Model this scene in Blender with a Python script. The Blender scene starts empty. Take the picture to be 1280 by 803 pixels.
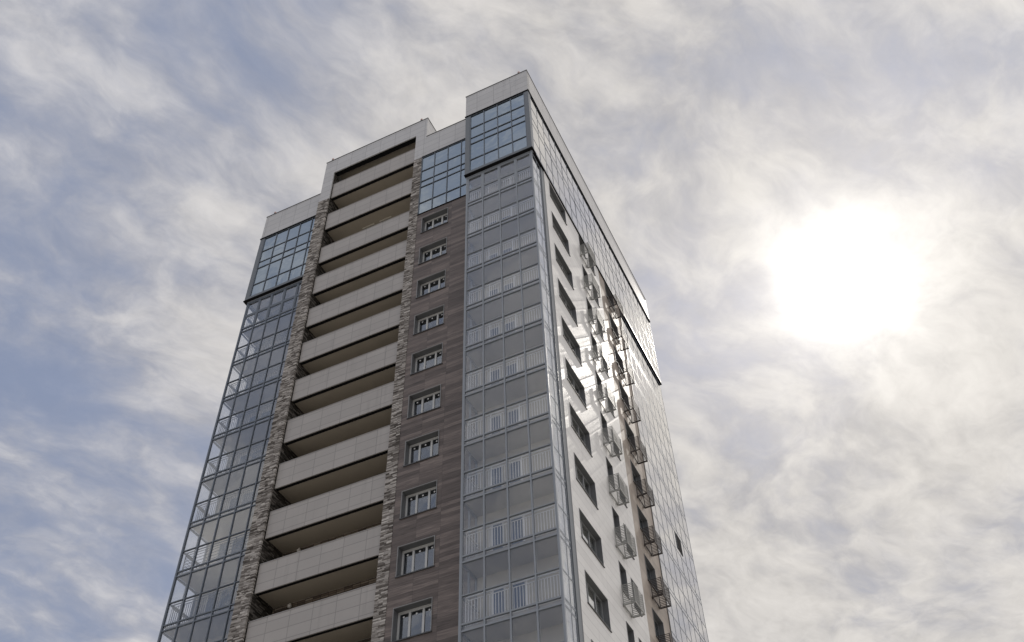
import bpy, bmesh, math, random
from mathutils import Vector, Matrix
S = bpy.context.scene
COL = S.collection
rad = math.radians
random.seed(7)

# ------------------------------------------------------------------ camera
YAW, PIT, ROL, FPX = 0.421167, 0.839237, -0.036495, 1239.66
cy, sy = math.cos(YAW), math.sin(YAW)
fwd = Vector((-sy*math.cos(PIT), cy*math.cos(PIT), math.sin(PIT)))
rgt = Vector((cy, sy, 0)); up = rgt.cross(fwd)
c_, s_ = math.cos(ROL), math.sin(ROL)
r2, u2 = c_*rgt + s_*up, -s_*rgt + c_*up
cam = bpy.data.cameras.new('camera'); camo = bpy.data.objects.new('camera', cam); COL.objects.link(camo)
cam.sensor_fit = 'HORIZONTAL'; cam.sensor_width = 36.0; cam.lens = FPX/1280*36.0
cam.clip_start = 0.1; cam.clip_end = 6000
camo.matrix_world = Matrix(((r2.x, u2.x, -fwd.x, 0), (r2.y, u2.y, -fwd.y, -30.399),
                            (r2.z, u2.z, -fwd.z, 1.6), (0, 0, 0, 1)))
S.camera = camo

# ------------------------------------------------------------------ sun, sky, exposure
SUN = Vector((0.0394, 0.6890, 0.7237)).normalized()
sl = bpy.data.lights.new('sun', 'SUN'); slo = bpy.data.objects.new('sun', sl); COL.objects.link(slo)
sl.energy = 2.2; sl.angle = rad(0.6); sl.color = (1.0, 0.94, 0.86)
slo.rotation_euler = SUN.to_track_quat('Z', 'Y').to_euler()
slo.location = (40, 60, 90)
S.view_settings.view_transform = 'Standard'; S.view_settings.look = 'None'
S.view_settings.exposure = 0.0; S.view_settings.gamma = 1.0
S.view_settings.use_curve_mapping = False
S.cycles.max_bounces = 8; S.cycles.transparent_max_bounces = 24
S.cycles.sample_clamp_indirect = 4.0
S.cycles.caustics_reflective = False; S.cycles.caustics_refractive = False

class NT:
    """tiny helper to write node graphs as expressions"""
    def __init__(s, tree): s.t = tree; s.n = tree.nodes; s.l = tree.links
    def new(s, typ, **kw):
        nd = s.n.new(typ)
        for k, v in kw.items(): setattr(nd, k, v)
        return nd
    def put(s, sock, v):
        if isinstance(v, bpy.types.NodeSocket): s.l.new(v, sock)
        elif v is not None:
            if hasattr(sock.default_value, '__len__') and not hasattr(v, '__len__'): v = (v,)*len(sock.default_value)
            if hasattr(v, '__len__') and len(v) == 3 and len(sock.default_value) == 4: v = tuple(v) + (1,)
            sock.default_value = v
    def m(s, op, a, b=None, c=None, clamp=False):
        nd = s.new('ShaderNodeMath', operation=op); nd.use_clamp = clamp
        for i, v in enumerate((a, b, c)):
            if v is not None: s.put(nd.inputs[i], v)
        return nd.outputs[0]
    def v(s, op, a, b=None):
        nd = s.new('ShaderNodeVectorMath', operation=op)
        s.put(nd.inputs[0], a)
        if b is not None: s.put(nd.inputs[1], b)
        return nd.outputs['Value'] if op in ('DOT_PRODUCT', 'LENGTH', 'DISTANCE') else nd.outputs[0]
    def xyz(s, a):
        nd = s.new('ShaderNodeSeparateXYZ'); s.put(nd.inputs[0], a); return nd.outputs
    def comb(s, x, y, z):
        nd = s.new('ShaderNodeCombineXYZ')
        for i, v in enumerate((x, y, z)): s.put(nd.inputs[i], v)
        return nd.outputs[0]
    def noise(s, vec, scale, detail=4, rough=0.55, dist=0.0, out='Fac'):
        nd = s.new('ShaderNodeTexNoise'); s.put(nd.inputs['Vector'], vec)
        s.put(nd.inputs['Scale'], scale); s.put(nd.inputs['Detail'], detail)
        s.put(nd.inputs['Roughness'], rough); s.put(nd.inputs['Distortion'], dist)
        return nd.outputs[out]
    def white(s, vec):
        nd = s.new('ShaderNodeTexWhiteNoise', noise_dimensions='3D'); s.put(nd.inputs['Vector'], vec); return nd.outputs['Value']
    def mix(s, f, a, b):
        nd = s.new('ShaderNodeMix', data_type='RGBA'); s.put(nd.inputs[0], f)
        s.put(nd.inputs[6], a); s.put(nd.inputs[7], b); return nd.outputs[2]
    def ramp(s, f, stops):
        nd = s.new('ShaderNodeValToRGB'); s.put(nd.inputs[0], f)
        e = nd.color_ramp.elements
        while len(e) < len(stops): e.new(0.5)
        for i, (p, c) in enumerate(stops): e[i].position = p; e[i].color = tuple(c) + (1,)
        return nd.outputs[0]
    def sstep(s, x, a, b):
        nd = s.new('ShaderNodeMapRange', interpolation_type='SMOOTHSTEP'); nd.clamp = True
        s.put(nd.inputs[0], x); s.put(nd.inputs[1], a); s.put(nd.inputs[2], b); return nd.outputs[0]

W = bpy.data.worlds.new('World'); S.world = W; W.use_nodes = True
n = NT(W.node_tree); W.node_tree.nodes.clear()
out = n.new('ShaderNodeOutputWorld'); bg = n.new('ShaderNodeBackground'); n.l.new(bg.outputs[0], out.inputs[0])
sky = n.new('ShaderNodeTexSky', sky_type='NISHITA'); sky.sun_disc = False
sky.sun_elevation = math.asin(SUN.z); sky.sun_rotation = math.atan2(SUN.x, SUN.y)
sky.air_density = 1.0; sky.dust_density = 1.5; sky.ozone_density = 1.0
d = n.new('ShaderNodeTexCoord').outputs['Generated']
dx, dy, dz = n.xyz(d)
iz = n.m('DIVIDE', 1.0, n.m('ADD', n.m('MAXIMUM', dz, 0.02), 0.10))
px, py = n.m('MULTIPLY', dx, iz), n.m('MULTIPLY', dy, iz)
p = n.comb(px, py, 0.0)
# warped cirrus: streaks drawn out along one wind direction
wind = rad(62)
ux = n.m('ADD', n.m('MULTIPLY', px, math.cos(wind)), n.m('MULTIPLY', py, math.sin(wind)))
uy = n.m('SUBTRACT', n.m('MULTIPLY', py, math.cos(wind)), n.m('MULTIPLY', px, math.sin(wind)))
warp = n.noise(p, 3.0, 4, 0.55, 0.0, 'Color')
warp = n.v('MULTIPLY', n.v('SUBTRACT', warp, (0.5, 0.5, 0.5)), (0.16, 0.16, 0.0))
q = n.v('ADD', n.comb(n.m('MULTIPLY', ux, 0.85), n.m('MULTIPLY', uy, 1.15), 3.7), warp)
big = n.noise(n.v('ADD', p, (7.3, 1.9, 0)), 1.7, 5, 0.5, 0.3)
mid = n.noise(q, 3.5, 9, 0.57, 0.1)
fine = n.noise(n.v('ADD', q, (2.1, 5.4, 1.0)), 13.0, 8, 0.57, 0.2)
def lobe(v, wdt):
    """soft bump in the sky round direction v, wdt = half width in degrees"""
    v = Vector(v).normalized()
    a = n.m('ARCCOSINE', n.m('MINIMUM', n.v('DOT_PRODUCT', d, tuple(v)), 0.99999))
    a = n.m('DIVIDE', a, rad(wdt))
    return n.m('EXPONENT', n.m('MULTIPLY', n.m('MULTIPLY', a, a), -1.0))
cov = n.m('ADD', n.m('MULTIPLY', big, 0.9), n.m('MULTIPLY', mid, 1.15))
cov = n.m('ADD', cov, n.m('MULTIPLY', fine, 0.60))          # mean about 1.22
for v, wdt, amt in (((-.50, .24, .83), 17, -.36), ((-.68, .50, .54), 9, -.22), ((-.12, .67, .735), 6, -.34),
                    ((.23, .58, .78), 7, -.20), ((.16, .74, .65), 5, -.14), ((-.10, .50, .86), 14, .32), ((-.04, .84, .54), 15, .32),
                    ((-.50, .42, .75), 9, .10), ((-.30, .40, .87), 8, .10), ((0.0, -.8, .6), 45, -.04), ((.8, .3, .5), 40, .25)):
    cov = n.m('ADD', cov, n.m('MULTIPLY', lobe(v, wdt), amt))
veil = n.sstep(cov, 0.74, 1.64)
shade = n.m('ADD', n.m('MULTIPLY', n.sstep(mid, .3, .7), 0.45), n.m('MULTIPLY', n.sstep(fine, .28, .72), 0.55))
ccol = n.ramp(n.sstep(n.m('ADD', n.m('MULTIPLY', veil, 0.55), n.m('MULTIPLY', shade, 0.50)), 0.10, 1.0),
              [(0.0, (3.95, 4.05, 4.65)), (0.5, (5.05, 4.95, 5.15)), (1.0, (6.6, 6.4, 6.35))])
thin = n.mix(0.72, sky.outputs[0], (2.3, 2.85, 4.3, 1))       # haze-washed blue between the clouds
tiny = n.noise(n.v('ADD', q, (9.0, 3.0, 2.0)), 34.0, 6, 0.62, 0.4)
mot = n.m('ADD', 1.0, n.m('ADD', n.m('MULTIPLY', n.m('SUBTRACT', tiny, 0.5), 0.34), n.m('MULTIPLY', n.m('SUBTRACT', fine, 0.5), 0.36)))
warmth = lobe(tuple(SUN), 34)
ccol = n.v('MULTIPLY', ccol, n.comb(n.m('MULTIPLY', mot, n.m('ADD', 1.0, n.m('MULTIPLY', warmth, 0.02))), mot, n.m('MULTIPLY', mot, n.m('SUBTRACT', 1.0, n.m('MULTIPLY', warmth, 0.06)))))
base = n.mix(n.m('ADD', n.m('MULTIPLY', veil, 0.78), 0.20), thin, ccol)
ang = n.m('ARCCOSINE', n.m('MINIMUM', n.v('DOT_PRODUCT', d, tuple(SUN)), 0.999999))
ang = n.m('MULTIPLY', ang, 180/math.pi)
ang = n.m('ADD', ang, n.m('MULTIPLY', n.m('SUBTRACT', n.m('ADD', mid, fine), 1.0), -1.0))
def gs(wd, amp):
    t = n.m('DIVIDE', ang, wd); return n.m('MULTIPLY', n.m('EXPONENT', n.m('MULTIPLY', n.m('MULTIPLY', t, t), -1.0)), amp)
tail = n.m('MULTIPLY', n.m('EXPONENT', n.m('DIVIDE', ang, -3.1)), 10.5)
tail = n.m('MULTIPLY', tail, n.m('ADD', 0.84, n.m('MULTIPLY', n.sstep(fine, .25, .75), 0.32)))
glow = n.m('ADD', n.m('ADD', gs(1.8, 32.0), tail), gs(12.0, 0.5))
gl = n.v('MULTIPLY', n.comb(glow, glow, glow), (1.0, 0.965, 0.92))
base = n.v('ADD', base, gl)
for v, wdt, c in (((0, -.82, .57), 48, (.75, .85, 1.0)), ((.9, .25, .35), 36, (5.6, 5.4, 5.15))):   # unseen sky glow added as fill for the front and white wall
    lb = lobe(v, wdt); base = n.v('ADD', base, n.v('MULTIPLY', n.comb(lb, lb, lb), c))
n.l.new(base, bg.inputs[0]); bg.inputs[1].default_value = 0.1

# ------------------------------------------------------------------ materials
def mat(name):
    m = bpy.data.materials.new(name); m.use_nodes = True; m.node_tree.nodes.clear()
    t = NT(m.node_tree); o = t.new('ShaderNodeOutputMaterial'); return m, t, o
def bsdf(t, o, col, rough=0.5, metal=0.0, bump=None, bstr=0.3, bdist=0.01, spec=0.5):
    b = t.new('ShaderNodeBsdfPrincipled'); t.put(b.inputs['Base Color'], col)
    t.put(b.inputs['Roughness'], rough); t.put(b.inputs['Metallic'], metal)
    t.put(b.inputs['Specular IOR Level'], spec)
    if bump is not None:
        bn = t.new('ShaderNodeBump'); t.put(bn.inputs['Height'], bump)
        bn.inputs['Strength'].default_value = bstr; bn.inputs['Distance'].default_value = bdist
        t.l.new(bn.outputs[0], b.inputs['Normal'])
    t.l.new(b.outputs[0], o.inputs[0]); return b
def pos(t): return t.new('ShaderNodeNewGeometry').outputs['Position']
def tiles(t, hz, w, h, z0, h0, gap):
    """joint mask and a random value per tile; hz = horizontal coordinate socket"""
    P = t.xyz(pos(t)); H = hz(P)
    a = t.m('DIVIDE', t.m('SUBTRACT', H, h0), w); b = t.m('DIVIDE', t.m('SUBTRACT', P[2], z0), h)
    fa, fb = t.m('FRACT', a), t.m('FRACT', b)
    ja = t.m('LESS_THAN', t.m('MINIMUM', fa, t.m('SUBTRACT', 1.0, fa)), gap/w)
    jb = t.m('LESS_THAN', t.m('MINIMUM', fb, t.m('SUBTRACT', 1.0, fb)), gap/h)
    rnd = t.white(t.comb(t.m('FLOOR', a), t.m('FLOOR', b), 0.5))
    return t.m('MAXIMUM', ja, jb), rnd
XPY = lambda P: None
def cladding(name, base, w, h, z0, h0, axis, rough=0.42, gap=0.018, var=0.07, joint=0.35, streak=0.06, spec=.5):
    m, t, o = mat(name)
    j, r = tiles(t, (lambda P: P[axis]), w, h, z0, h0, gap)
    P = pos(t)
    st = t.noise(t.v('MULTIPLY', P, (0.9, 0.9, 14.0)), 1.0, 5, 0.6)
    bl = t.noise(P, 0.6, 4, 0.6)
    f = t.m('ADD', 1.0 - var/2 - streak/2, t.m('MULTIPLY', r, var))
    f = t.m('ADD', f, t.m('MULTIPLY', t.m('SUBTRACT', st, 0.5), streak*1.6))
    f = t.m('ADD', f, t.m('MULTIPLY', t.m('SUBTRACT', bl, 0.5), 0.14))
    dr = t.noise(t.v('MULTIPLY', P, (2.6, 2.6, 0.22)), 1.0, 5, 0.65)        # rain streaks
    f = t.m('SUBTRACT', f, t.m('MULTIPLY', t.sstep(dr, .52, .78), 0.13))
    f = t.m('MULTIPLY', f, t.m('SUBTRACT', 1.0, t.m('MULTIPLY', j, joint)))
    col = t.v('MULTIPLY', t.comb(f, f, f), base)
    rg = t.m('ADD', rough - 0.06, t.m('MULTIPLY', st, 0.12))
    bsdf(t, o, col, rg, bump=t.m('ADD', t.m('MULTIPLY', r, 0.25), t.m('SUBTRACT', 1.0, j)), bstr=0.25, bdist=0.004, spec=spec)
    return m
M = {}
M['parapet'] = cladding('parapet_cladding', (.60, .59, .58), 1.2, 0.6, 57.93, -11.27, 0, joint=.30)
M['parapet_side'] = cladding('parapet_side_cladding', (.60, .59, .58), 1.2, 0.6, 57.93, -1.5, 1, joint=.30)
M['balcony'] = cladding('balcony_cladding', (.445, .415, .385), 1.2, 0.55, 24.25, -25.96, 0, joint=.30)
M['white'] = cladding('white_wall_cladding', (.80, .785, .76), 8.5, 0.45, 24.0, 0.25, 1, rough=.43, joint=.22, gap=.014, spec=.15)
M['beige'] = cladding('beige_wall_cladding', (.42, .36, .305), 1.2, 0.6, 24.0, 8.7, 1, rough=.48, joint=.2, var=.22, streak=.2, spec=.2)
# wood-look panels: dark grain, plank by plank
m, t, o = mat('wood_look_panels')
P = pos(t)
j, r = tiles(t, (lambda P: P[0]), 1.2, 0.6, 24.2, -19.73, 0.005)
j2, r3 = tiles(t, (lambda P: P[0]), 1.2, 0.2, 24.2, -19.73, 0.003)
gr = t.noise(t.v('ADD', t.v('MULTIPLY', P, (1.3, 1.0, 22.0)), t.comb(t.m('MULTIPLY', r, 40.0), 0.0, 0.0)), 1.0, 7, 0.62, 0.6)
g2 = t.noise(t.v('MULTIPLY', P, (0.7, 1.0, 5.0)), 1.0, 3, 0.5)
wc = t.ramp(t.m('ADD', t.m('MULTIPLY', gr, 0.72), t.m('ADD', t.m('MULTIPLY', r3, 0.26), t.m('MULTIPLY', t.m('SUBTRACT', g2, .5), .25))),
            [(0.25, (.062, .048, .041)), (0.5, (.148, .117, .102)), (0.75, (.29, .235, .205))])
wc = t.mix(t.m('MULTIPLY', j, 0.6), wc, (.02, .018, .016, 1))
bsdf(t, o, wc, 0.5, bump=gr, bstr=.2, bdist=.004); M['wood'] = m
# split-face stone: colour per stone
m, t, o = mat('split_face_stone')
ri = t.new('ShaderNodeNewGeometry').outputs['Random Per Island']
sc = t.ramp(ri, [(0.0, (.085, .074, .064)), (0.2, (.18, .16, .142)), (0.5, (.31, .283, .257)), (0.8, (.45, .415, .38)), (1.0, (.64, .60, .55))])
ns = t.noise(pos(t), 9.0, 6, 0.65)
sc = t.v('MULTIPLY', sc, t.comb(*(t.m('ADD', 0.65, t.m('MULTIPLY', ns, 0.7)),)*3))
bsdf(t, o, sc, 0.85, bump=ns, bstr=.7, bdist=.03, spec=.25); M['stone'] = m
m, t, o = mat('shaded_ledge_stone')  # inner side of the left pier: its shade is put into the stone colour
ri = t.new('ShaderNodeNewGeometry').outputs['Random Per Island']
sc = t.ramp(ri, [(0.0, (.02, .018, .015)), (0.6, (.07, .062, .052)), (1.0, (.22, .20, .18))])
bsdf(t, o, sc, 0.85, bump=t.noise(pos(t), 9.0, 6, .65), bstr=.7, bdist=.03, spec=.25); M['ledge_shade'] = m
# small brown bricks on the balcony back walls
m, t, o = mat('brown_ledge_stone')
j, r = tiles(t, (lambda P: P[0]), 0.42, 0.11, 24.0, 0.0, 0.012)
bc = t.ramp(r, [(0, (.09, .07, .055)), (.5, (.20, .155, .115)), (1, (.34, .29, .23))])
bc = t.mix(t.m('MULTIPLY', j, .8), bc, (.03, .026, .022, 1))
bsdf(t, o, bc, 0.85, bump=t.m('SUBTRACT', r, j), bstr=.6, bdist=.03); M['brick'] = m
def plain(name, col, rough=.5, metal=0., var=.12, scale=1.5, spec=.5, bs=0.1):
    m, t, o = mat(name); nz = t.noise(pos(t), scale, 6, .6)
    f = t.m('ADD', 1 - var/2, t.m('MULTIPLY', nz, var))
    bsdf(t, o, t.v('MULTIPLY', t.comb(f, f, f), col), t.m('ADD', rough-.05, t.m('MULTIPLY', nz, .1)), metal, bump=nz, bstr=bs, bdist=.004, spec=spec)
    M[name] = m
plain('frame_metal', (.30, .325, .355), .42)
plain('frame_dark', (.155, .18, .215), .40)
plain('pilaster_metal', (.16, .175, .19), .38)
plain('coping_metal', (.07, .07, .072), .45)
plain('cap_metal', (.40, .385, .37), .4)
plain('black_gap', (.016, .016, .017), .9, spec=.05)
plain('soffit_plaster', (.50, .445, .36), .8, var=.2, scale=.9)
plain('ceiling_plaster', (.46, .45, .44), .8)
plain('interior_wall', (.53, .505, .455), .8)
plain('warm_interior', (.90, .85, .75), .8)
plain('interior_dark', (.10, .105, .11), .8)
plain('interior_room', (.30, .30, .30), .8)
plain('white_frame', (.62, .62, .60), .4, var=.05)
plain('grey_surround', (.17, .175, .18), .45)
plain('pale_trim', (.30, .30, .295), .4)
plain('sash_grey', (.27, .28, .285), .4)
plain('net_curtain', (.66, .66, .63), .9)
plain('rail_grey', (.12, .13, .14), .4)
plain('rail_metal', (.78, .785, .79), .4)
plain('door_blue', (.10, .14, .22), .4)
plain('basket_pale', (.30, .30, .285), .42)
plain('basket_dark', (.045, .035, .032), .5)
plain('concrete', (.32, .31, .30), .85, scale=.4)
plain('roof_sheet', (.22, .22, .22), .8)
plain('sticker_white', (.85, .85, .83), .5, var=.03)
plain('lamp_globe', (.80, .77, .70), .35, var=.05)
plain('lamp_tube', (.86, .82, .72), .4, var=.05)
plain('beacon_red', (.60, .36, .30), .35)
# ground: unseen patchy pale paving, kept bright to bounce light up the facade
m, t, o = mat('pale_paving')
a = t.noise(pos(t), 0.08, 6, .6); b = t.noise(pos(t), 3.0, 8, .7)
bsdf(t, o, t.ramp(t.m('ADD', t.m('MULTIPLY', a, .7), t.m('MULTIPLY', b, .3)), [(.3, (.26, .25, .235)), (.7, (.42, .40, .37))]), .9, bump=b, bstr=.4, bdist=.01); M['ground'] = m
def glass(name, tint, f0, refl=(1, 1, 1), rough=.0, wave=.0, pw=3.2):
    m, t, o = mat(name)
    g = t.new('ShaderNodeNewGeometry')
    cs = t.m('ABSOLUTE', t.v('DOT_PRODUCT', g.outputs['Incoming'], g.outputs['Normal']))
    fr = t.m('ADD', f0, t.m('MULTIPLY', t.m('POWER', t.m('SUBTRACT', 1.0, cs), pw), 1 - f0))
    tr = t.new('ShaderNodeBsdfTransparent'); t.put(tr.inputs[0], tint)
    gl = t.new('ShaderNodeBsdfGlossy'); t.put(gl.inputs['Color'], refl); t.put(gl.inputs['Roughness'], rough)
    if wave:
        bn = t.new('ShaderNodeBump'); t.put(bn.inputs['Height'], t.noise(g.outputs['Position'], 0.9, 2, .5))
        bn.inputs['Strength'].default_value = 1.0; bn.inputs['Distance'].default_value = wave
        t.l.new(bn.outputs[0], gl.inputs['Normal'])
    mx = t.new('ShaderNodeMixShader'); t.put(mx.inputs[0], fr)
    t.l.new(tr.outputs[0], mx.inputs[1]); t.l.new(gl.outputs[0], mx.inputs[2]); t.l.new(mx.outputs[0], o.inputs[0])
    M[name] = m
glass('loggia_glass', (.975, .98, .985), .05, (.95, .97, 1), .0, .008)
glass('hazy_glass', (.975, .98, .985), .085, (.95, .975, 1), .0, .008)
glass('tinted_glass', (.34, .40, .45), .44, (.87, .965, 1), .0, .012)
glass('facade_glass', (.70, .70, .69), .22, (1, .99, .975), .0, .004, 2.0)
glass('side_window_glass', (.85, .86, .86), .12, (1, 1, .99), .0, .004, 2.4)
glass('window_glass', (.70, .73, .77), .15, (.94, .97, 1), .0, .008)

# ------------------------------------------------------------------ mesh helpers
class MB:
    def __init__(s): s.v = []; s.f = []
    def quad(s, a, b, c, d):
        i = len(s.v); s.v += [a, b, c, d]; s.f.append((i, i+1, i+2, i+3))
    def box(s, x0, x1, y0, y1, z0, z1):
        if x0 > x1: x0, x1 = x1, x0
        if y0 > y1: y0, y1 = y1, y0
        if z0 > z1: z0, z1 = z1, z0
        i = len(s.v)
        s.v += [(x0,y0,z0),(x1,y0,z0),(x1,y1,z0),(x0,y1,z0),(x0,y0,z1),(x1,y0,z1),(x1,y1,z1),(x0,y1,z1)]
        s.f += [tuple(i+k for k in q) for q in ((0,3,2,1),(4,5,6,7),(0,1,5,4),(1,2,6,5),(2,3,7,6),(3,0,4,7))]
        return s
    def tube(s, a, b, r, k=8, r2=None):
        a, b = Vector(a), Vector(b); ax = (b-a).normalized(); r2 = r if r2 is None else r2
        u = ax.orthogonal().normalized(); w = ax.cross(u); i = len(s.v)
        for cpt, rr in ((a, r), (b, r2)):
            for q in range(k):
                t = 2*math.pi*q/k; s.v.append(tuple(cpt + u*rr*math.cos(t) + w*rr*math.sin(t)))
        for q in range(k): s.f.append((i+q, i+(q+1)%k, i+k+(q+1)%k, i+k+q))
        s.f.append(tuple(i+q for q in reversed(range(k)))); s.f.append(tuple(i+k+q for q in range(k))); return s
    def ball(s, c, r, n=10, h=6):
        i = len(s.v); c = Vector(c)
        for a in range(h+1):
            th = math.pi*a/h
            for b in range(n):
                ph = 2*math.pi*b/n; s.v.append(tuple(c + Vector((math.sin(th)*math.cos(ph), math.sin(th)*math.sin(ph), math.cos(th)))*r))
        for a in range(h):
            for b in range(n): s.f.append((i+a*n+b, i+(a+1)*n+b, i+(a+1)*n+(b+1)%n, i+a*n+(b+1)%n))
        return s
    def build(s, name, m, parent=None, bevel=0.0):
        me = bpy.data.meshes.new(name); off = wpos(parent) if parent else Vector((0, 0, 0))
        me.from_pydata([tuple(Vector(q)-off) for q in s.v], [], s.f); me.validate()
        me.materials.append(M[m] if isinstance(m, str) else m)
        o = bpy.data.objects.new(name, me); COL.objects.link(o)
        if parent: o.parent = parent
        if bevel:
            b = o.modifiers.new('edge', 'BEVEL'); b.width = bevel; b.segments = 2; b.limit_method = 'ANGLE'
        return o
def wpos(o):
    p = Vector((0, 0, 0))
    while o: p = p + Vector(o.location); o = o.parent
    return p
def empty(name, loc):
    o = bpy.data.objects.new(name, None); COL.objects.link(o); o.location = loc; o.empty_display_size = .3; return o
def tag(o, label=None, cat=None, group=None, kind=None):
    for k, v in (('label', label), ('category', cat), ('group', group), ('kind', kind)):
        if v: o[k] = v
    return o
KIDS = {}
def kids(o): return [c for c in COL.objects if c.parent == o]
def copy_tree(o, off, parent='same'):
    c = o.copy(); COL.objects.link(c)
    if parent != 'same': c.parent = parent
    else: c.location = Vector(o.location) + Vector(off)
    for ch in kids(o): copy_tree(ch, off, c)
    return c

# ------------------------------------------------------------------ ground
g = MB(); g.quad((-1500, -1500, 0), (1500, -1500, 0), (1500, 1500, 0), (-1500, 1500, 0))
tag(g.build('ground', 'ground'), kind='structure')

# ------------------------------------------------------------------ the tower
T = empty('apartment_tower', (-19.5, 0.0, 0.0))
tag(T, 'tall grey apartment tower with stone piers, glazed corner loggias and wood-look panels', 'building')
XR, XW, XB = -11.27, -11.33, -11.27         # upper box side, white wall, box
YB, YL, YLL, YG = -1.5, 0.72, 0.87, -1.33   # right box, left box, left loggias, right loggias
XLB, XLL = -33.07, -32.86
YF = 20.55
ZB, ZG0, ZG1, ZP = 51.1, 51.45, 57.9, 60.45
LEV = [3.0*k for k in range(-4, 8)]         # loggia storeys (k = 0: glass from 27.49)

core = MB()
core.box(-27.05, -20.3, 1.66, 4.2, 0, 61.9)            # behind the open balconies
core.box(-32.84, -27.05, 2.57, 4.2, 0, 60.3)           # behind the left loggias
core.box(-32.84, -17.42, 4.2, YF-.2, 0, 60.3)
core.box(-17.42, -12.9, 3.76, YF-.2, 0, 60.3); core.box(-15.45, -12.52, .12, 3.75, 0, 51.0)
core.box(-20.3, -17.42, 1.3, 4.2, 0, 60.3)
core.build('core_wall', 'interior_wall', T)
for a in ((-19.73, -11.62, YG+.02, 1.2, 0, 14.4), (-32.9, -27.83, YLL, 3, 0, 20.4), (-12.88, -11.36, 12.5, YF, 0, 20.4)):
    low = MB(); low.box(*a); low.build('plinth_wall', 'concrete', T)
back = MB(); back.box(-33.0, -11.4, YF-.18, YF, 0, 57.9); back.build('rear_wall', 'white', T)
side = MB(); side.box(-33.0, -32.86, 2.56, YF-.2, 0, 51.0); side.build('left_wall', 'white', T)
rf = MB(); rf.box(-32.7, -11.7, 1.2, YF-.3, 60.0, 60.2); rf.build('roof', 'roof_sheet', T)

def holed_wall(name, m, plane, axis, u0, u1, z0, z1, holes, depth, parent):
    """wall sheet with openings and reveals; axis 0: faces -y at y=plane, axis 1: faces +x at x=plane"""
    us = sorted({u0, u1} | {h[0] for h in holes} | {h[1] for h in holes})
    zs = sorted({z0, z1} | {h[2] for h in holes} | {h[3] for h in holes})
    P = (lambda u, dd, z: (u, plane+dd, z)) if axis == 0 else (lambda u, dd, z: (plane-dd, u, z))
    b = MB()
    for i in range(len(us)-1):
        run = None
        for k in range(len(zs)-1):
            uc, zc = (us[i]+us[i+1])/2, (zs[k]+zs[k+1])/2
            solid = not any(h[0] < uc < h[1] and h[2] < zc < h[3] for h in holes)
            if solid and run is None: run = zs[k]
            if run is not None and (not solid or k == len(zs)-2):
                e = zs[k+1] if solid else zs[k]
                b.quad(P(us[i], 0, run), P(us[i+1], 0, run), P(us[i+1], 0, e), P(us[i], 0, e)); run = None
    for a, c, e, f in holes:
        b.quad(P(a,0,e), P(c,0,e), P(c,depth,e), P(a,depth,e)); b.quad(P(a,depth,f), P(c,depth,f), P(c,0,f), P(a,0,f))
        b.quad(P(a,0,e), P(a,depth,e), P(a,depth,f), P(a,0,f)); b.quad(P(c,0,f), P(c,depth,f), P(c,depth,e), P(c,0,e))
    b.quad(P(u0,0,z0), P(u0,0,z1), P(u0,depth,z1), P(u0,depth,z0)); b.quad(P(u1,0,z0), P(u1,depth,z0), P(u1,depth,z1), P(u1,0,z1))
    return b.build(name, m, parent)

# --- wood-look bay with its ten windows
JW = range(0, 10)
wx0, wx1 = -19.37, -17.58
wh = [(wx0, wx1, 22.49+3*j, 24.0+3*j) for j in JW]
holed_wall('wood_panel_wall', 'wood', 0.0, 0, -19.73, -15.5, 14.4, 51.55, wh, 0.5, T)
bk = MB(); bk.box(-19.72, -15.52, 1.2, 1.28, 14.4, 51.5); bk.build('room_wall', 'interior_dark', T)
lw = MB(); lw.box(-15.56, -15.5, 0.02, .5, 14.4, 51.5); lw.build('wall_return', 'frame_metal', T)
def wood_window(j):
    z0, z1 = 22.49+3*j, 24.0+3*j
    f = MB()
    for a in ((wx0-.018, wx0+.012, z0-.03, z1+.02), (wx1-.012, wx1+.018, z0-.03, z1+.02)): f.box(a[0], a[1], -.03, .02, a[2], a[3])
    f.box(wx0+.012, wx1-.012, -.029, .02, z1-.012, z1+.019)
    o = f.build('window', 'pale_trim', T)
    r = MB()                                           # grey metal lining of the reveal
    r.box(wx0+.004, wx0+.016, .022, .33, z0, z1); r.box(wx1-.016, wx1-.004, .022, .33, z0, z1); r.box(wx0+.016, wx1-.016, .022, .33, z1-.016, z1-.004)
    r.build('reveal_lining', 'grey_surround', o)
    s = MB(); s.box(wx0-.04, wx1+.04, -.05, .33, z0-.04, z0+.012); s.build('sill', 'coping_metal', o)
    fr = MB(); ya, yb = .32, .40
    fr.box(wx0+.02, wx1-.02, ya, yb, z1-.10, z1-.017); fr.box(wx0+.02, wx1-.02, ya, yb, z0+.013, z0+.09)
    xs = [wx0+.02, wx0+.02+.56, wx0+.02+.56+.64, wx1-.02]
    for i, x in enumerate(xs):
        w = .045 if i in (0, 3) else .05
        xc = x + (.045 if i == 0 else -.045 if i == 3 else 0)
        fr.box(xc-w, xc+w, ya+.002, yb-.002, z0+.09, z1-.10)
    for x0, x1 in zip(xs[:-1], xs[1:]):                # sash beads
        fr.box(x0+.05, x1-.05, ya+.012, yb-.012, z1-.135, z1-.10); fr.box(x0+.05, x1-.05, ya+.012, yb-.012, z0+.09, z0+.12)
    fr.build('sash', 'white_frame', o)
    g = MB()
    for x0, x1 in zip(xs[:-1], xs[1:]): g.box(x0+.03, x1-.03, .36, .37, z0+.10, z1-.11)
    g.build('pane', 'window_glass', o)
    for x0, x1 in zip(xs[:-1], xs[1:]):
        c = MB(); xc = x0 + .5*(x1-x0) - .02; c.tube((xc, .355, z1-.27), (xc, .35, z1-.27), .045, 12); c.build('sticker', 'sticker_white', o)
    # a pale blind or pinned-up film behind the lower glass of some rooms
    return o
for j in JW: wood_window(j)

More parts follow.
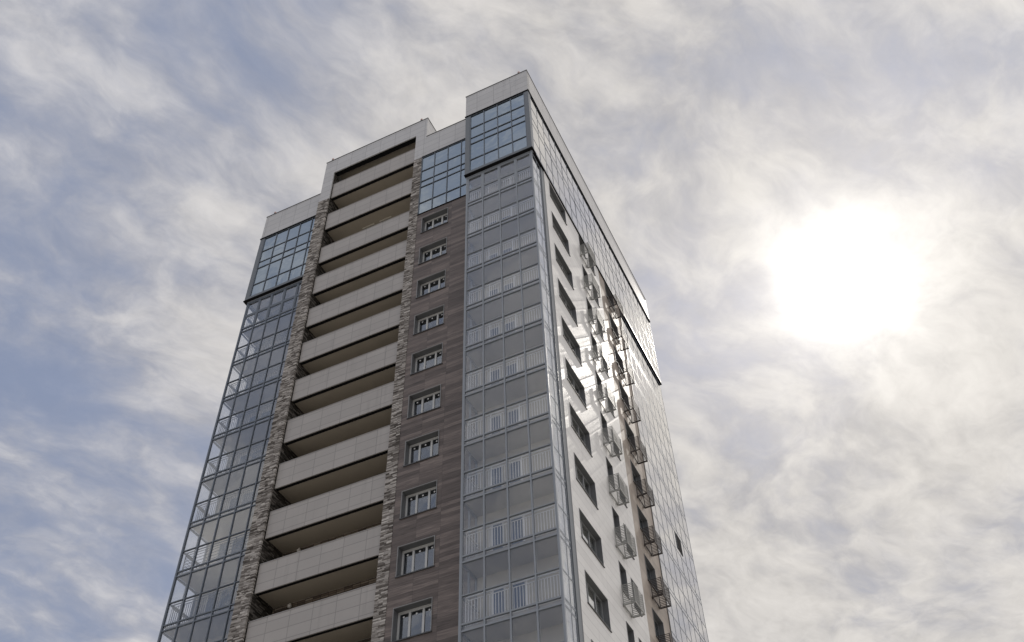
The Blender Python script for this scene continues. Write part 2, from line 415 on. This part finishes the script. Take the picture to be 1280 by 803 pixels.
# --- split-face stone piers
def stones(b, x0, x1, y, z0, z1, face, rnd):
    z = z0
    while z < z1:
        h = rnd.uniform(.045, .095); h = min(h, z1-z)
        u = x0
        while u < x1 - .01:
            L = rnd.uniform(.12, .42)
            if x1-u-L < .12: L = x1-u
            pr = rnd.choice((.004, .010, .016, .022, .032)) * rnd.uniform(.7, 1.1)
            g = rnd.uniform(.004, .010)
            if face == 'front':
                e0 = rnd.uniform(-.045, .0) if u == x0 and EDGE[0] else 0
                e1 = rnd.uniform(0, .015) if u+L >= x1-.001 and EDGE[1] else 0
                b.box(u+g*.5+e0, u+L-g*.5+e1, y-pr, y+.10, z+g*.5, z+h-g*.5)
            else:
                b.box(y-.1, y+pr*.8, u+g*.5, u+L-g*.5, z+g*.5, z+h-g*.5)
            u += L
        z += h
rs = random.Random(11)
b = MB(); EDGE = (False, True); stones(b, -20.34, -19.74, 0.0, 16, 58.08, 'front', rs)
pr_ = b.build('stone_pier', 'stone', T); tag(pr_, 'narrow split-face stone pier beside the wood-look panels')
c = MB(); c.box(-20.32, -19.75, .06, 1.6, 0, 58.08); c.build('pier_core', 'concrete', pr_)
b = MB(); EDGE = (True, False); stones(b, -27.83, -27.005, 0.0, 20, 58.08, 'front', rs)
pl_ = b.build('stone_pier', 'stone', T); tag(pl_, 'broad split-face stone pier beside the left glazed loggias')
c = MB(); c.box(-27.80, -27.06, .06, 2.9, 0, 58.08); c.build('pier_core', 'concrete', pl_)
b = MB(); stones(b, .102, 1.66, -27.03, 20, 61.2, 'side', rs); b.build('inner_cladding', 'ledge_shade', pl_)

# --- tall middle frame over the open balconies
mf = MB()
mf.box(-27.83, -19.51, 0, .07, 61.23, 62.98); mf.box(-27.83, -27.0, 0, .10, 58.1, 61.23); mf.box(-20.34, -19.51, 0, .35, 58.15, 60.19)
mf.box(-20.34, -19.51, 0, .07, 60.19, 61.23)
mf.box(-27.83, -27.3, .0705, 4.5, 60.45, 62.98); mf.box(-20.04, -19.51, .0705, 4.5, 60.2, 62.98)
mf.box(-27.3, -20.04, .35, 4.5, 61.75, 62.6)
f = mf.build('parapet', 'parapet', T); tag(f, 'tallest parapet, framing the open balconies')
c = MB(); c.box(-27.86, -19.48, -.03, .38, 62.981, 63.03); c.box(-19.84, -19.48, .38, 4.5, 62.981, 63.03); c.box(-27.86, -27.5, .38, 4.5, 62.981, 63.03); c.build('coping', 'coping_metal', f)
# wood bay parapet
b = MB(); b.box(-19.505, -15.4, 0.003, .35, 58.13, 60.53); f = b.build('parapet', 'parapet', T)
c = MB(); c.box(-19.50, -15.4, -.03, .38, 60.531, 60.58); c.build('coping', 'coping_metal', f)
# left parapet
b = MB(); b.box(XLB, -27.84, YL, YL+.3, ZG1, 60.47); b.box(XLB, XLB+.3, YL+.3, YF, ZG1, 60.47); f = b.build('parapet', 'parapet', T)
c = MB(); c.box(XLB-.03, -27.84, YL-.03, YL+.33, 60.471, 60.52); c.box(XLB-.03, XLB+.33, YL+.33, YF, 60.471, 60.52); c.build('coping', 'coping_metal', f)
# right corner parapet, front and side
b = MB(); b.box(-15.68, XB, YB, YB+.3, ZG1, ZP); b.box(-15.68, -15.4, YB+.3, .6, ZG1, ZP)
f = b.build('parapet', 'parapet', T)
s = MB(); s.box(XB-.3, XB+.002, YB+.3, YF, ZG1, ZP); s.build('side_parapet', 'parapet_side', f)
c = MB(); c.box(-15.71, XB+.03, YB-.03, YB+.33, ZP+.001, ZP+.05); c.box(XB-.33, XB+.03, YB+.33, YF+.03, ZP+.001, ZP+.05); c.box(-15.71, -15.37, YB+.33, .6, ZP+.001, ZP+.05)
c.build('coping', 'coping_metal', f)
c = MB(); c.box(-15.72, XB+.045, YB-.045, YB+.2, ZG1-.10, ZG1-.002); c.box(XB-.2, XB+.045, YB+.2, YF+.02, ZG1-.10, ZG1-.002); c.build('drip_flashing', 'black_gap', f)
rr = MB(); rr.box(-15.4, XB-.31, YB+.31, 1.2, 60.0, 60.15); rr.build('roof', 'roof_sheet', T)

# --- open balconies
def balcony(b0, h, first):
    b = MB(); b.box(-26.965, -20.385, .15, .21, b0, b0+h)
    o = b.build('balcony', 'balcony', T)
    c = MB(); c.box(-26.98, -20.37, .13, .30, b0+h+.001, b0+h+.035); c.build('handrail', 'cap_metal', o)
    s = MB(); s.box(-26.99, -20.35, .44, 1.655, b0+.08, b0+.27); s.build('slab', 'soffit_plaster', o)
    e = MB(); e.box(-26.985, -20.355, .215, .435, b0+.05, b0+.26); e.build('dark_gap_strip', 'black_gap', o)  # black strip stands in for the dark open gap behind the cladding
    u = MB(); u.box(-26.96, -20.39, .215, .30, b0+.27, b0+h-.002); u.build('upstand', 'concrete', o)
    w = MB(); w.box(-26.985, -20.355, 1.62, 1.656, b0+.28, b0+3.04 if h < 1.6 else b0+3.6); w.build('back_wall', 'brick', o)
    return o
BAL = [(24.08+3*k, 1.53) for k in range(-1, 10)] + [(54.65, 1.65), (58.25, 1.62)]
bal = [balcony(b0, h, i == 0) for i, (b0, h) in enumerate(BAL)]
top = MB(); top.box(-26.99, -20.35, .44, 1.655, 61.62, 61.74); top.build('top_soffit', 'soffit_plaster', T)
e = MB(); e.box(-26.99, -20.35, .075, .435, 61.30, 61.74); e.build('dark_gap_strip', 'black_gap', T)
for k, x, z in ((2, -25.94, 30.0), (1, -25.96, 27.0-.02)):
    b = MB(); b.ball((x, 1.50, z-.08), .10, 14, 8); b.tube((x, 1.50, z+.0), (x, 1.50, z+.06), .035, 10); b.tube((x, 1.5, z+.05), (x, 1.62, z+.05), .025, 8)
    o = b.build('globe_lamp', 'lamp_globe', bal[k])
for x0 in (-24.75, -23.45):
    b = MB(); b.box(x0, x0+.9, 1.20, 1.28, 54.68, 54.725); b.build('ceiling_light', 'lamp_tube', bal[11])

# --- upper curtain walls (two storeys)
ROWS = [51.45, 52.65, 54.42, 55.08, 56.28, 57.80]
def curtain(name, label, xs, y, rows, axis=0, fr='frame_dark'):
    """mullions at xs in the plane y (axis 0) or in the plane x = y (axis 1)"""
    f = MB(); g = MB()
    w = .022 if axis == 0 else .018
    for u in xs:
        if axis == 0: f.box(u-w, u+w, y-.02, y+.10, rows[0]-.03, rows[-1]+.04)
        else: f.box(y-.10, y+.004, u-w, u+w, rows[0]-.03, rows[-1]+.04)
    for zr in rows:
        for a, c in zip(xs[:-1], xs[1:]):
            if axis == 0: f.box(a+w, c-w, y-.018, y+.098, zr-.02, zr+.02)
            else: f.box(y-.098, y+.003, a+w, c-w, zr-.022, zr+.022)
    o = f.build('curtain_wall', fr, T); tag(o, label)
    rg = random.Random(len(xs)*7+int(abs(y)*10))
    for a, c in zip(xs[:-1], xs[1:]):
        for z0, z1 in zip(rows[:-1], rows[1:]):
            tx, tz = rg.uniform(-.004, .004), rg.uniform(-.004, .004)   # panes never sit perfectly flat
            if axis == 0:
                g.quad((a+w-.004, y+.03-tx, z0+.02), (c-w+.004, y+.03+tx, z0+.02), (c-w+.004, y+.03+tx+tz, z1-.02), (a+w-.004, y+.03-tx+tz, z1-.02))
            else:
                g.quad((y-.008-tx, a+w-.004, z0+.02), (y-.008+tx, c-w+.004, z0+.02), (y-.008+tx+tz, c-w+.004, z1-.02), (y-.008-tx+tz, a+w-.004, z1-.02))
    go = g.build('glass', 'tinted_glass' if axis == 0 else 'facade_glass', o)
    return o
cw = curtain('right', 'blue glass curtain wall on the projecting right corner', [-15.34, -14.39, -13.45, -12.51, -11.57], YB+.02, ROWS)
e = MB(); e.box(-15.68, -15.372, YB-.005, YB+.25, ZB+.08, ZG1-.1); e.box(-11.54, XB-.001, YB-.005, YB+.25, ZB+.08, ZG1-.1)
e.box(-15.372, -11.54, YB-.003, YB+.15, ZB+.08, ROWS[0]-.03); e.box(-15.372, -11.54, YB-.003, YB+.15, ROWS[-1]+.04, ZG1-.1)
e.build('corner_post', 'pilaster_metal', cw)
e = MB(); e.box(-15.70, XB+.04, YB-.04, YB+.5, ZB, ZB+.08); e.box(XB-.4, XB+.015, YB+.5, YF+.005, ZB+.01, ZB+.075); e.build('drip_flashing', 'black_gap', cw)
e = MB(); e.box(-15.65, -15.6, YB+.25, .3, ZB+.08, ZG1-.1); e.build('left_cheek', 'pilaster_metal', cw)
ys = [YB+.36+.945*i for i in range(24)]; ys = [y for y in ys if y < YF-.3] + [YF-.06]
cs = curtain('side', 'long glass curtain wall along the top of the right-hand facade', ys, XB-.02, ROWS, 1)
e = MB(); e.box(XB-.15, XB+.001, YB+.255, YB+.32, ZB+.08, ZG1-.1); e.box(XB-.12, XB+.0, YB+.33, YF-.03, ZB+.08, ROWS[0]-.03); e.box(XB-.12, XB+.0, YB+.33, YF-.03, ROWS[-1]+.04, ZG1-.1)
e.build('edge_frame', 'frame_metal', cs)
wr = [r+.15 if i < 5 else r+.25 for i, r in enumerate(ROWS)]
cc = curtain('wood', 'blue glass curtain wall above the wood-look panels', [-19.71, -18.76, -17.77, -16.79, -15.82], .02, wr)
e = MB(); e.box(-19.73, -15.5, -.04, .14, 51.5, 51.57); e.build('drip_flashing', 'black_gap', cc)
e = MB(); e.box(-19.73, -15.5, -.03, .1, wr[-1]+.03, 58.128); e.build('drip_flashing', 'black_gap', cc)
cl = curtain('left', 'blue glass curtain wall on the left corner with a flashing along its base', [-32.72, -31.71, -30.71, -29.75, -28.77, -27.86], YL+.02, ROWS)
e = MB(); e.box(XLB, -32.75, YL-.005, YL+.25, ZB+.08, ZG1-.1); e.box(-32.75, -27.84, YL-.003, YL+.15, ZB+.08, ROWS[0]-.03); e.box(-32.75, -27.84, YL-.003, YL+.15, ROWS[-1]+.04, ZG1-.1); e.build('corner_post', 'pilaster_metal', cl)
e = MB(); e.box(XLB-.05, -27.84, YL-.05, 2.86, ZB-.0, ZB+.08); e.build('drip_flashing', 'black_gap', cl)
e = MB(); e.box(XLB-.05, -27.84, YL-.045, YL+.1, ZG1-.10, ZG1-.002); e.build('drip_flashing', 'black_gap', cl)
f = MB(); g = MB()
for y in (YL+.28, YL+1.0, YL+2.1):
    f.box(XLB, XLB+.1, y-.03, y+.03, ZB+.08, ZG1-.1)
for zr in ROWS: f.box(XLB, XLB+.1, YL+.31, YL+2.07, zr-.026, zr+.026)
f.build('side_frame', 'frame_dark', cl); g.box(XLB+.04, XLB+.05, YL+.25, 2.86, ROWS[0], ROWS[-1]); g.build('side_glass', 'tinted_glass', cl)
# floors, ceilings and rooms behind the upper glass
b = MB()
for z0, z1 in ((51.1, 51.4), (54.45, 55.05), (57.85, 58.05)):
    b.box(-15.5, -11.42, YB+.2, 3.75, z0, z1); b.box(-12.89, -11.42, 3.75, YF-.2, z0, z1)
    b.box(-19.7, -15.52, .2, 1.29, z0+.15, z1+.15); b.box(XLB+.15, -27.85, YL+.2, 2.85, z0, z1)
b.build('upper_slabs', 'ceiling_plaster', T)
b = MB(); b.box(-15.5, -11.5, 1.2, 1.28, 51.4, 57.85); b.box(-19.7, -15.5, 1.2, 1.28, 51.6, 58.1); b.box(-31.2, -27.85, 2.4, 2.5, 51.4, 57.85); b.box(-12.6, -12.5, 1.2, YF-.2, 51.4, 57.85)
b.build('room_wall', 'interior_room', T)

# --- glazed loggias
def loggia(k3, kind):
    zb, zt, zm = 27.49+k3, 30.18+k3, 28.70+k3
    if zt > 51: zt = 51.0
    topmost = zt > 50.9
    f = MB(); g = MB(); w = .04
    if kind == 'right': xs = [-15.56, -14.57, -13.50, -12.44, -11.44]; y = YG; fr = 'frame_metal'; w = .032
    elif kind == 'left': xs = [-32.82, -31.89, -30.93, -29.93, -28.93, -27.86]; y = YLL; fr = 'frame_dark'
    else: xs = [12.58+i*1.0 for i in range(8)] + [YF-.06]; y = -11.375; fr = 'frame_dark'
    A = (lambda b, u0, u1, d0, d1, z0, z1: b.box(u0, u1, y+d0, y+d1, z0, z1)) if kind != 'rear' else \
        (lambda b, u0, u1, d0, d1, z0, z1: b.box(y-d0, y-d1, u0, u1, z0, z1))
    pr, gi = .02, .03
    if kind == 'left': w = .028
    if kind == 'rear': w, pr, gi = .02, .004, .004
    for i, u in enumerate(xs):
        A(f, u-w, u+w, -pr, .09, zb-.31, zt)
    for a, c in zip(xs[:-1], xs[1:]):
        for z0, z1 in ((zb-.045, zb+.025), (zm-.022, zm+.022), (zt-.02, zt+.045 if not topmost else zt+.1)):
            A(f, a+w, c-w, -pr*.6, .085, z0, z1)
        A(g, a+w-.005, c-w+.005, gi, gi+.01, zb+.02, zm-.02); A(g, a+w-.005, c-w+.005, gi, gi+.01, zm+.02, zt-.02)
        A(g, a+w-.005, c-w+.005, gi-.003, gi+.007, zb-.27, zb-.04)                      # spandrel strip
        if topmost and kind != 'rear':                                            # opening sashes on the top storey
            for z0, z1 in ((zb+.03, zm-.028), (zm+.028, zt-.03)):
                t_ = .06
                A(f, a+w, a+w+t_, -.006, .07, z0, z1); A(f, c-w-t_, c-w, -.006, .07, z0, z1)
                A(f, a+w+t_, c-w-t_, -.005, .07, z0, z0+t_); A(f, a+w+t_, c-w-t_, -.005, .07, z1-t_*1.6, z1)
    sd = MB()
    if kind == 'right':
        xo = -11.40                                          # return on the right-hand facade
        for yy in (YG+.10, -.62, -.17): f.box(xo-.09, xo+.004, yy-.022, yy+.022, zb-.31, zt)
        f.box(xo-.04, xo+.02, YG-.02, YG+.06, zb-.31, zt)
        for y0, y1 in ((YG+.122, -.642), (-.598, -.192)):
            for z0, z1 in ((zb-.05, zb+.03), (zm-.028, zm+.028), (zt-.03, zt+.05)): f.box(xo-.085, xo+.003, y0, y1, z0, z1)
            g.box(xo-.014, xo-.004, y0-.005, y1+.005, zb-.27, zt-.02)
        xl = -15.6                                           # return on the left, into the nook
        for z0, z1 in ((zb-.05, zb+.03), (zm-.028, zm+.028), (zt-.03, zt+.05)): f.box(xl-.01, xl+.06, YG+.1, -.05, z0, z1)
        for yy in (-.68, -.05): f.box(xl-.012, xl+.07, yy-.03, yy+.03, zb-.31, zt)
        g.box(xl+.02, xl+.03, YG+.1, -.04, zb-.27, zt-.02)
    if kind == 'left':
        xl = XLL
        for yy in (1.75, 2.50): f.box(xl-.02, xl+.08, yy-.035, yy+.035, zb-.31, zt)
        for z0, z1 in ((zb-.05, zb+.03), (zm-.028, zm+.028), (zt-.03, zt+.05)):
            f.box(xl-.012, xl+.07, YLL+.1, 1.715, z0, z1); f.box(xl-.012, xl+.07, 1.785, 2.465, z0, z1)
        g.box(xl+.03, xl+.04, YLL+.1, 2.50, zb+.02, zt-.02)
    o = f.build('loggia_glazing', fr, T)
    g.build('glass', {'right': 'loggia_glass', 'left': 'hazy_glass', 'rear': 'facade_glass'}[kind], o)
    warm = kind == 'left' and abs(k3-3.0) < .1
    s = MB()
    if kind == 'right': s.box(-15.50, -11.52, YG+.12, -.02, zb-.30, zb-.07)
    elif kind == 'left': s.box(XLL+.13, -27.84, YLL+.12, 2.555, zb-.30, zb-.07)
    else: s.box(-12.89, -11.49, 12.4, YF-.2, zb-.30, zb-.07)
    s.build('slab', 'warm_interior' if abs(k3-6.0) < .1 and kind == 'left' else 'ceiling_plaster', o)
    if kind == 'rear': return o
    r = MB(); z1 = zm - .03 if kind == 'right' else zm - .06
    if kind == 'right':
        yr, xa, xb = YG+.17, -15.45, -11.55
        r.box(xa, xb, yr, yr+.04, z1, z1+.045); r.box(xa, xb, yr+.008, yr+.032, z1-.14, z1-.11); r.box(xa, xb, yr+.008, yr+.032, zb+.06, zb+.09)
        m_ = int((xb-xa)/.125)
        for i in range(m_+1):
            xx = xa + (xb-xa)*i/m_; r.box(xx-.011, xx+.011, yr+.009, yr+.031, zb+.09, z1-.14)
        for xx in (xa, -14.3, -12.9, xb): r.box(xx-.02, xx+.02, yr+.001, yr+.039, zb-.07, z1)
        xr = -11.60
        r.box(xr-.03, xr, yr+.05, -.2, z1, z1+.045); r.box(xr-.025, xr-.005, yr+.05, -.2, z1-.14, z1-.11)
        for i in range(8): yy = yr+.14+i*.12; r.box(xr-.026, xr-.004, yy-.011, yy+.011, zb-.07, z1-.14)
        xr = -15.42
        r.box(xr-.03, xr, yr+.05, 0, z1, z1+.045); r.box(xr-.025, xr-.005, yr+.05, 0, z1-.14, z1-.11)
        for i in range(9): yy = yr+.14+i*.12; r.box(xr-.026, xr-.004, yy-.011, yy+.011, zb-.07, z1-.14)
    else:
        yr, xa, xb = YLL+.17, XLL+.16, -27.9
        r.box(xa, xb, yr, yr+.04, z1, z1+.045); r.box(xa, xb, yr+.008, yr+.032, z1-.14, z1-.11)
        xr = XLL+.16
        r.box(xr-.03, xr+.01, yr+.05, 2.45, z1, z1+.045); r.box(xr-.025, xr-.005, yr+.05, 2.45, z1-.14, z1-.11)
        if warm:
            for i in range(5):
                zz = zb+.1+i*.19; r.box(xa, xb, yr+.01, yr+.03, zz, zz+.02); r.box(xr-.025, xr-.005, yr+.05, 2.45, zz, zz+.02)
            for xx in (xa, -31.2, -29.6): r.box(xx-.02, xx+.02, yr+.001, yr+.039, zb-.07, z1)
        else:
            m_ = int((xb-xa)/.125)
            for i in range(m_+1):
                xx = xa + (xb-xa)*i/m_; r.box(xx-.011, xx+.011, yr+.009, yr+.031, zb-.07, z1-.14)
            for i in range(11): yy = yr+.14+i*.125; r.box(xr-.026, xr-.004, yy-.011, yy+.011, zb-.07, z1-.14)
    r.build('railing', 'rail_metal' if kind == 'right' else 'rail_grey', o)
    # balcony door and window at the back of the loggia
    if kind == 'right':
        wl = MB(); wl.box(-15.50, -11.53, -.10, -.03, zb-.06, zt+.02)
        wl.build('back_wall', 'interior_wall', o)
        for x0, x1 in ((-14.90, -14.24), (-14.02, -13.34)):
            dd = MB(); dd.box(x0, x1, -.14, -.10, zb-.06, zb+2.06); dd.build('balcony_door', 'white_frame', o)
            gg = MB(); gg.box(x0+.09, x1-.09, -.155, -.139, zb+.75, zb+1.96); gg.box(x0+.09, x1-.09, -.155, -.139, zb+.05, zb+.6); gg.build('pane', 'door_blue', o)
    else:
        wl = MB(); wl.box(XLL+.05, -27.84, 2.50, 2.556, zb-.06, zt+.02)
        wl.build('back_wall', 'warm_interior' if warm else 'interior_wall', o)
        for x0, x1, zz in ((-32.0, -31.25, zb-.05), (-31.15, -30.25, zb+.75)):
            dd = MB(); dd.box(x0, x1, 2.46, 2.50, zz, zb+2.4); dd.build('balcony_door' if zz < zb else 'back_window', 'white_frame', o)
            gg = MB(); gg.box(x0+.09, x1-.09, 2.445, 2.461, max(zz+.1, zb+.1), zb+2.3); gg.build('pane', 'door_blue', o)
    return o
for k3 in LEV:
    if k3 >= -9: loggia(k3, 'right')
    if k3 >= -3: loggia(k3, 'left')
    if k3 >= -6: loggia(k3, 'rear')
b = MB(); b.box(-15.55, -11.46, YG+.12, .1, 50.98, 51.09); b.box(XLL+.1, -27.84, YLL+.1, 2.555, 51.02, 51.09); b.box(-12.89, -11.45, 12.5, YF-.2, 51.0, 51.03)
b.build('loggia_ceiling', 'ceiling_plaster', T)
b = MB(); b.box(-15.66, XW, YG-.03, YG+.12, 51.005, ZB-.002); b.box(XLL-.02, -27.84, YLL-.03, YLL+.12, 51.0, ZB-.002); b.build('head_rail', 'frame_metal', T)
b = MB(); b.box(-11.52, XW-.02, -.135, .245, 14.4, 51.02); b.build('pilaster', 'pilaster_metal', T)
b = MB(); b.box(-15.64, -15.565, YG-.03, YG+.09, 14.4, 51.0); b.box(-11.44, -11.375, YG-.03, YG-.021, 14.4, 51.0); b.build('corner_post', 'frame_metal', T)
b = MB(); b.box(XLL-.03, XLL+.06, YLL-.03, YLL+.09, 20.4, 51.0); b.build('corner_post', 'frame_dark', T)

# --- right-hand facade: white wall, beige wall, windows
ZSL = lambda j: (22.5+3*j, 24.0+3*j)
bigw = [(0.96, 3.36, 22.46+3*j, 23.93+3*j) for j in range(-1, 10)]
sm1 = [(5.46, 6.34, 22.60+3*j, 24.10+3*j) for j in range(0, 10)]
sm2 = [(6.95, 7.85, 22.60+3*j, 24.10+3*j) for j in range(0, 10)]
bgw = [(9.72, 11.25, 22.60+3*j, 24.10+3*j) for j in range(1, 10)]
holed_wall('white_wall', 'white', XW, 1, .25, 8.70, 0, 51.05, bigw+sm1+sm2, .32, T)
holed_wall('beige_wall', 'beige', XW-.004, 1, 8.702, 12.40, 0, 51.05, bgw, .32, T)
b = MB(); b.box(XW-.1, XW+.03, 12.40, 12.50, 0, 51.0); b.build('corner_post', 'coping_metal', T)
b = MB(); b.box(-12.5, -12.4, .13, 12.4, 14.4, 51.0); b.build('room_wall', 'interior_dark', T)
def side_window(h, mul, name='window', lining='grey_surround'):
    a, c, z0, z1 = h; X = XW
    f = MB()                                                # dark metal lining, slightly proud
    f.box(X-.30, X+.015, a+.003, a+.03, z0, z1-.004); f.box(X-.30, X+.015, c-.03, c-.003, z0, z1-.004); f.box(X-.30, X+.014, a+.03, c-.03, z1-.03, z1-.004)
    o = f.build(name, lining, T)
    s = MB(); s.box(X-.30, X+.05, a-.01, c+.01, z0-.03, z0+.012); s.build('sill', 'coping_metal', o)
    w = MB(); xa, xb = X-.30, X-.23
    w.box(xa, xb, a+.03, c-.03, z1-.10, z1-.03); w.box(xa, xb, a+.03, c-.03, z0+.013, z0+.09)
    us = [a+.03] + [a+(c-a)*q for q in mul] + [c-.03]
    for i, u in enumerate(us):
        uu = u+.04 if i == 0 else u-.04 if i == len(us)-1 else u
        w.box(xa+.002, xb-.002, uu-.04, uu+.04, z0+.09, z1-.10)
    w.build('sash', 'sash_grey' if len(mul) > 1 else 'grey_surround', o)
    g = MB(); g.box(X-.275, X-.265, a+.06, c-.06, z0+.08, z1-.09); g.build('pane', 'side_window_glass' if len(mul) > 1 else 'window_glass', o)
    if len(mul) > 1:                                        # pale net curtain in folds
        k = MB(); nn = 60
        for i in range(nn):
            ya, yb = a+.06+(c-a-.12)*i/nn, a+.06+(c-a-.12)*(i+1)/nn
            xa_, xb_ = X-.37+.025*math.sin(i*.9+a), X-.37+.025*math.sin((i+1)*.9+a)
            k.quad((xa_, ya, z0+.02), (xb_, yb, z0+.02), (xb_, yb, z1-.02), (xa_, ya, z1-.02))
        k.build('curtain', 'net_curtain', o)
    return o
for h in bigw: side_window(h, (.333, .667))
for h in sm1+sm2: side_window(h, (.5,))
for h in bgw: side_window(h, (.5,))
# flush black panel painted as the dark opening of an open rear sash
b = MB(); b.box(-11.40, -11.362, 17.08, 17.98, 35.02, 36.14); o = b.build('vent_dark_panel', 'black_gap', T)
b = MB(); b.box(-11.37, -11.358, 17.04, 17.08, 35.0, 36.18); b.box(-11.37, -11.358, 17.98, 18.02, 35.0, 36.18); b.box(-11.37, -11.358, 17.08, 17.98, 36.14, 36.18); b.build('vent_frame', 'frame_dark', o)

# ------------------------------------------------------------------ air conditioner baskets
ORD = ['top', 'second', 'third', 'fourth', 'fifth', 'sixth', 'seventh', 'eighth', 'ninth']
def basket(y0, L, z0, m, label, group):
    o = empty('air_conditioner_basket', (XW, y0+L/2, z0)); tag(o, label, 'AC basket', group)
    xi, xo, H = XW+.035, XW+.60, 1.0
    y1 = y0+L
    b = MB()                                                 # base frame and rails
    b.box(xi, xo, y0, y0+.04, z0, z0+.055); b.box(xi, xo, y1-.04, y1, z0, z0+.055); b.box(xo-.04, xo, y0+.04, y1-.04, z0+.001, z0+.054); b.box(xi, xi+.04, y0+.04, y1-.04, z0+.001, z0+.054)
    b.build('base_frame', m, o)
    for x in (xi, xo-.035):
        for y in (y0+.002, y1-.037): b = MB(); b.box(x, x+.035, y, y+.035, z0+.055, z0+H); b.build('corner_post', m, o)
    ns = 11
    def face(name, fn):
        b = MB()
        for i in range(ns):
            zz = z0+.10+i*(H-.13)/(ns-1); fn(b, zz)
        b.build(name, m, o)
    face('front_grille', lambda b, zz: b.box(xi+.035, xo-.035, y0+.008, y0+.02, zz-.016, zz+.016))
    face('rear_grille', lambda b, zz: b.box(xi+.035, xo-.035, y1-.02, y1-.008, zz-.016, zz+.016))
    face('outer_grille', lambda b, zz: b.box(xo-.02, xo-.008, y0+.037, y1-.037, zz-.016, zz+.016))
    b = MB(); b.tube((xi+.02, y0+.05, z0+.85), (xo-.05, y0+.05, z0+.07), .014, 6); b.build('brace', m, o)
    for yy in (y0+.10, y1-.10):
        b = MB(); b.box(XW+.003, XW+.02, yy-.04, yy+.04, z0-.02, z0+.12); b.box(XW+.02, xi+.02, yy-.02, yy+.02, z0+.0, z0+.04); b.build('bracket', m, o)
    return o
GW, GD = 'pale air conditioner baskets down the white wall', 'dark air conditioner baskets down the beige wall'
for j in range(9, 0, -1):
    nth = ORD[9-j]; z0 = 21.72+3*j
    where = 'topmost one' if j == 9 else f'{nth} from the top'
    basket(5.28, 1.15, z0, 'basket_pale', f'pale slatted air conditioner basket on the white wall, {where}', GW)
    basket(9.93, 1.15, z0, 'basket_dark', f'dark slatted air conditioner basket on the beige wall, {where}', GD)

# ------------------------------------------------------------------ obstruction lamps on the parapets
for x, y, z, lab in ((-27.38, .06, 63.03, 'small pinkish warning lamp on the left end of the tallest parapet'),
                     (-20.05, .06, 63.03, 'small pinkish warning lamp on the right end of the tallest parapet'),
                     (-32.45, .80, 60.52, 'small pale warning lamp on the far left low parapet'),
                     (-11.85, -1.42, ZP+.05, 'small warning lamp near the sharp right corner of the parapet')):
    o = empty('warning_lamp', (x, y, z)); tag(o, lab, 'warning lamp', 'warning lamps on the parapets')
    b = MB(); b.tube((x, y, z), (x, y, z+.04), .09, 12); b.tube((x, y, z+.04), (x, y, z+.12), .03, 8); b.tube((x, y, z+.12), (x, y, z+.15), .09, 12); b.build('base', 'cap_metal', o)
    b = MB(); b.tube((x, y, z+.15), (x, y, z+.25), .085, 12); b.ball((x, y, z+.25), .085, 12, 6); b.build('lens', 'beacon_red', o)
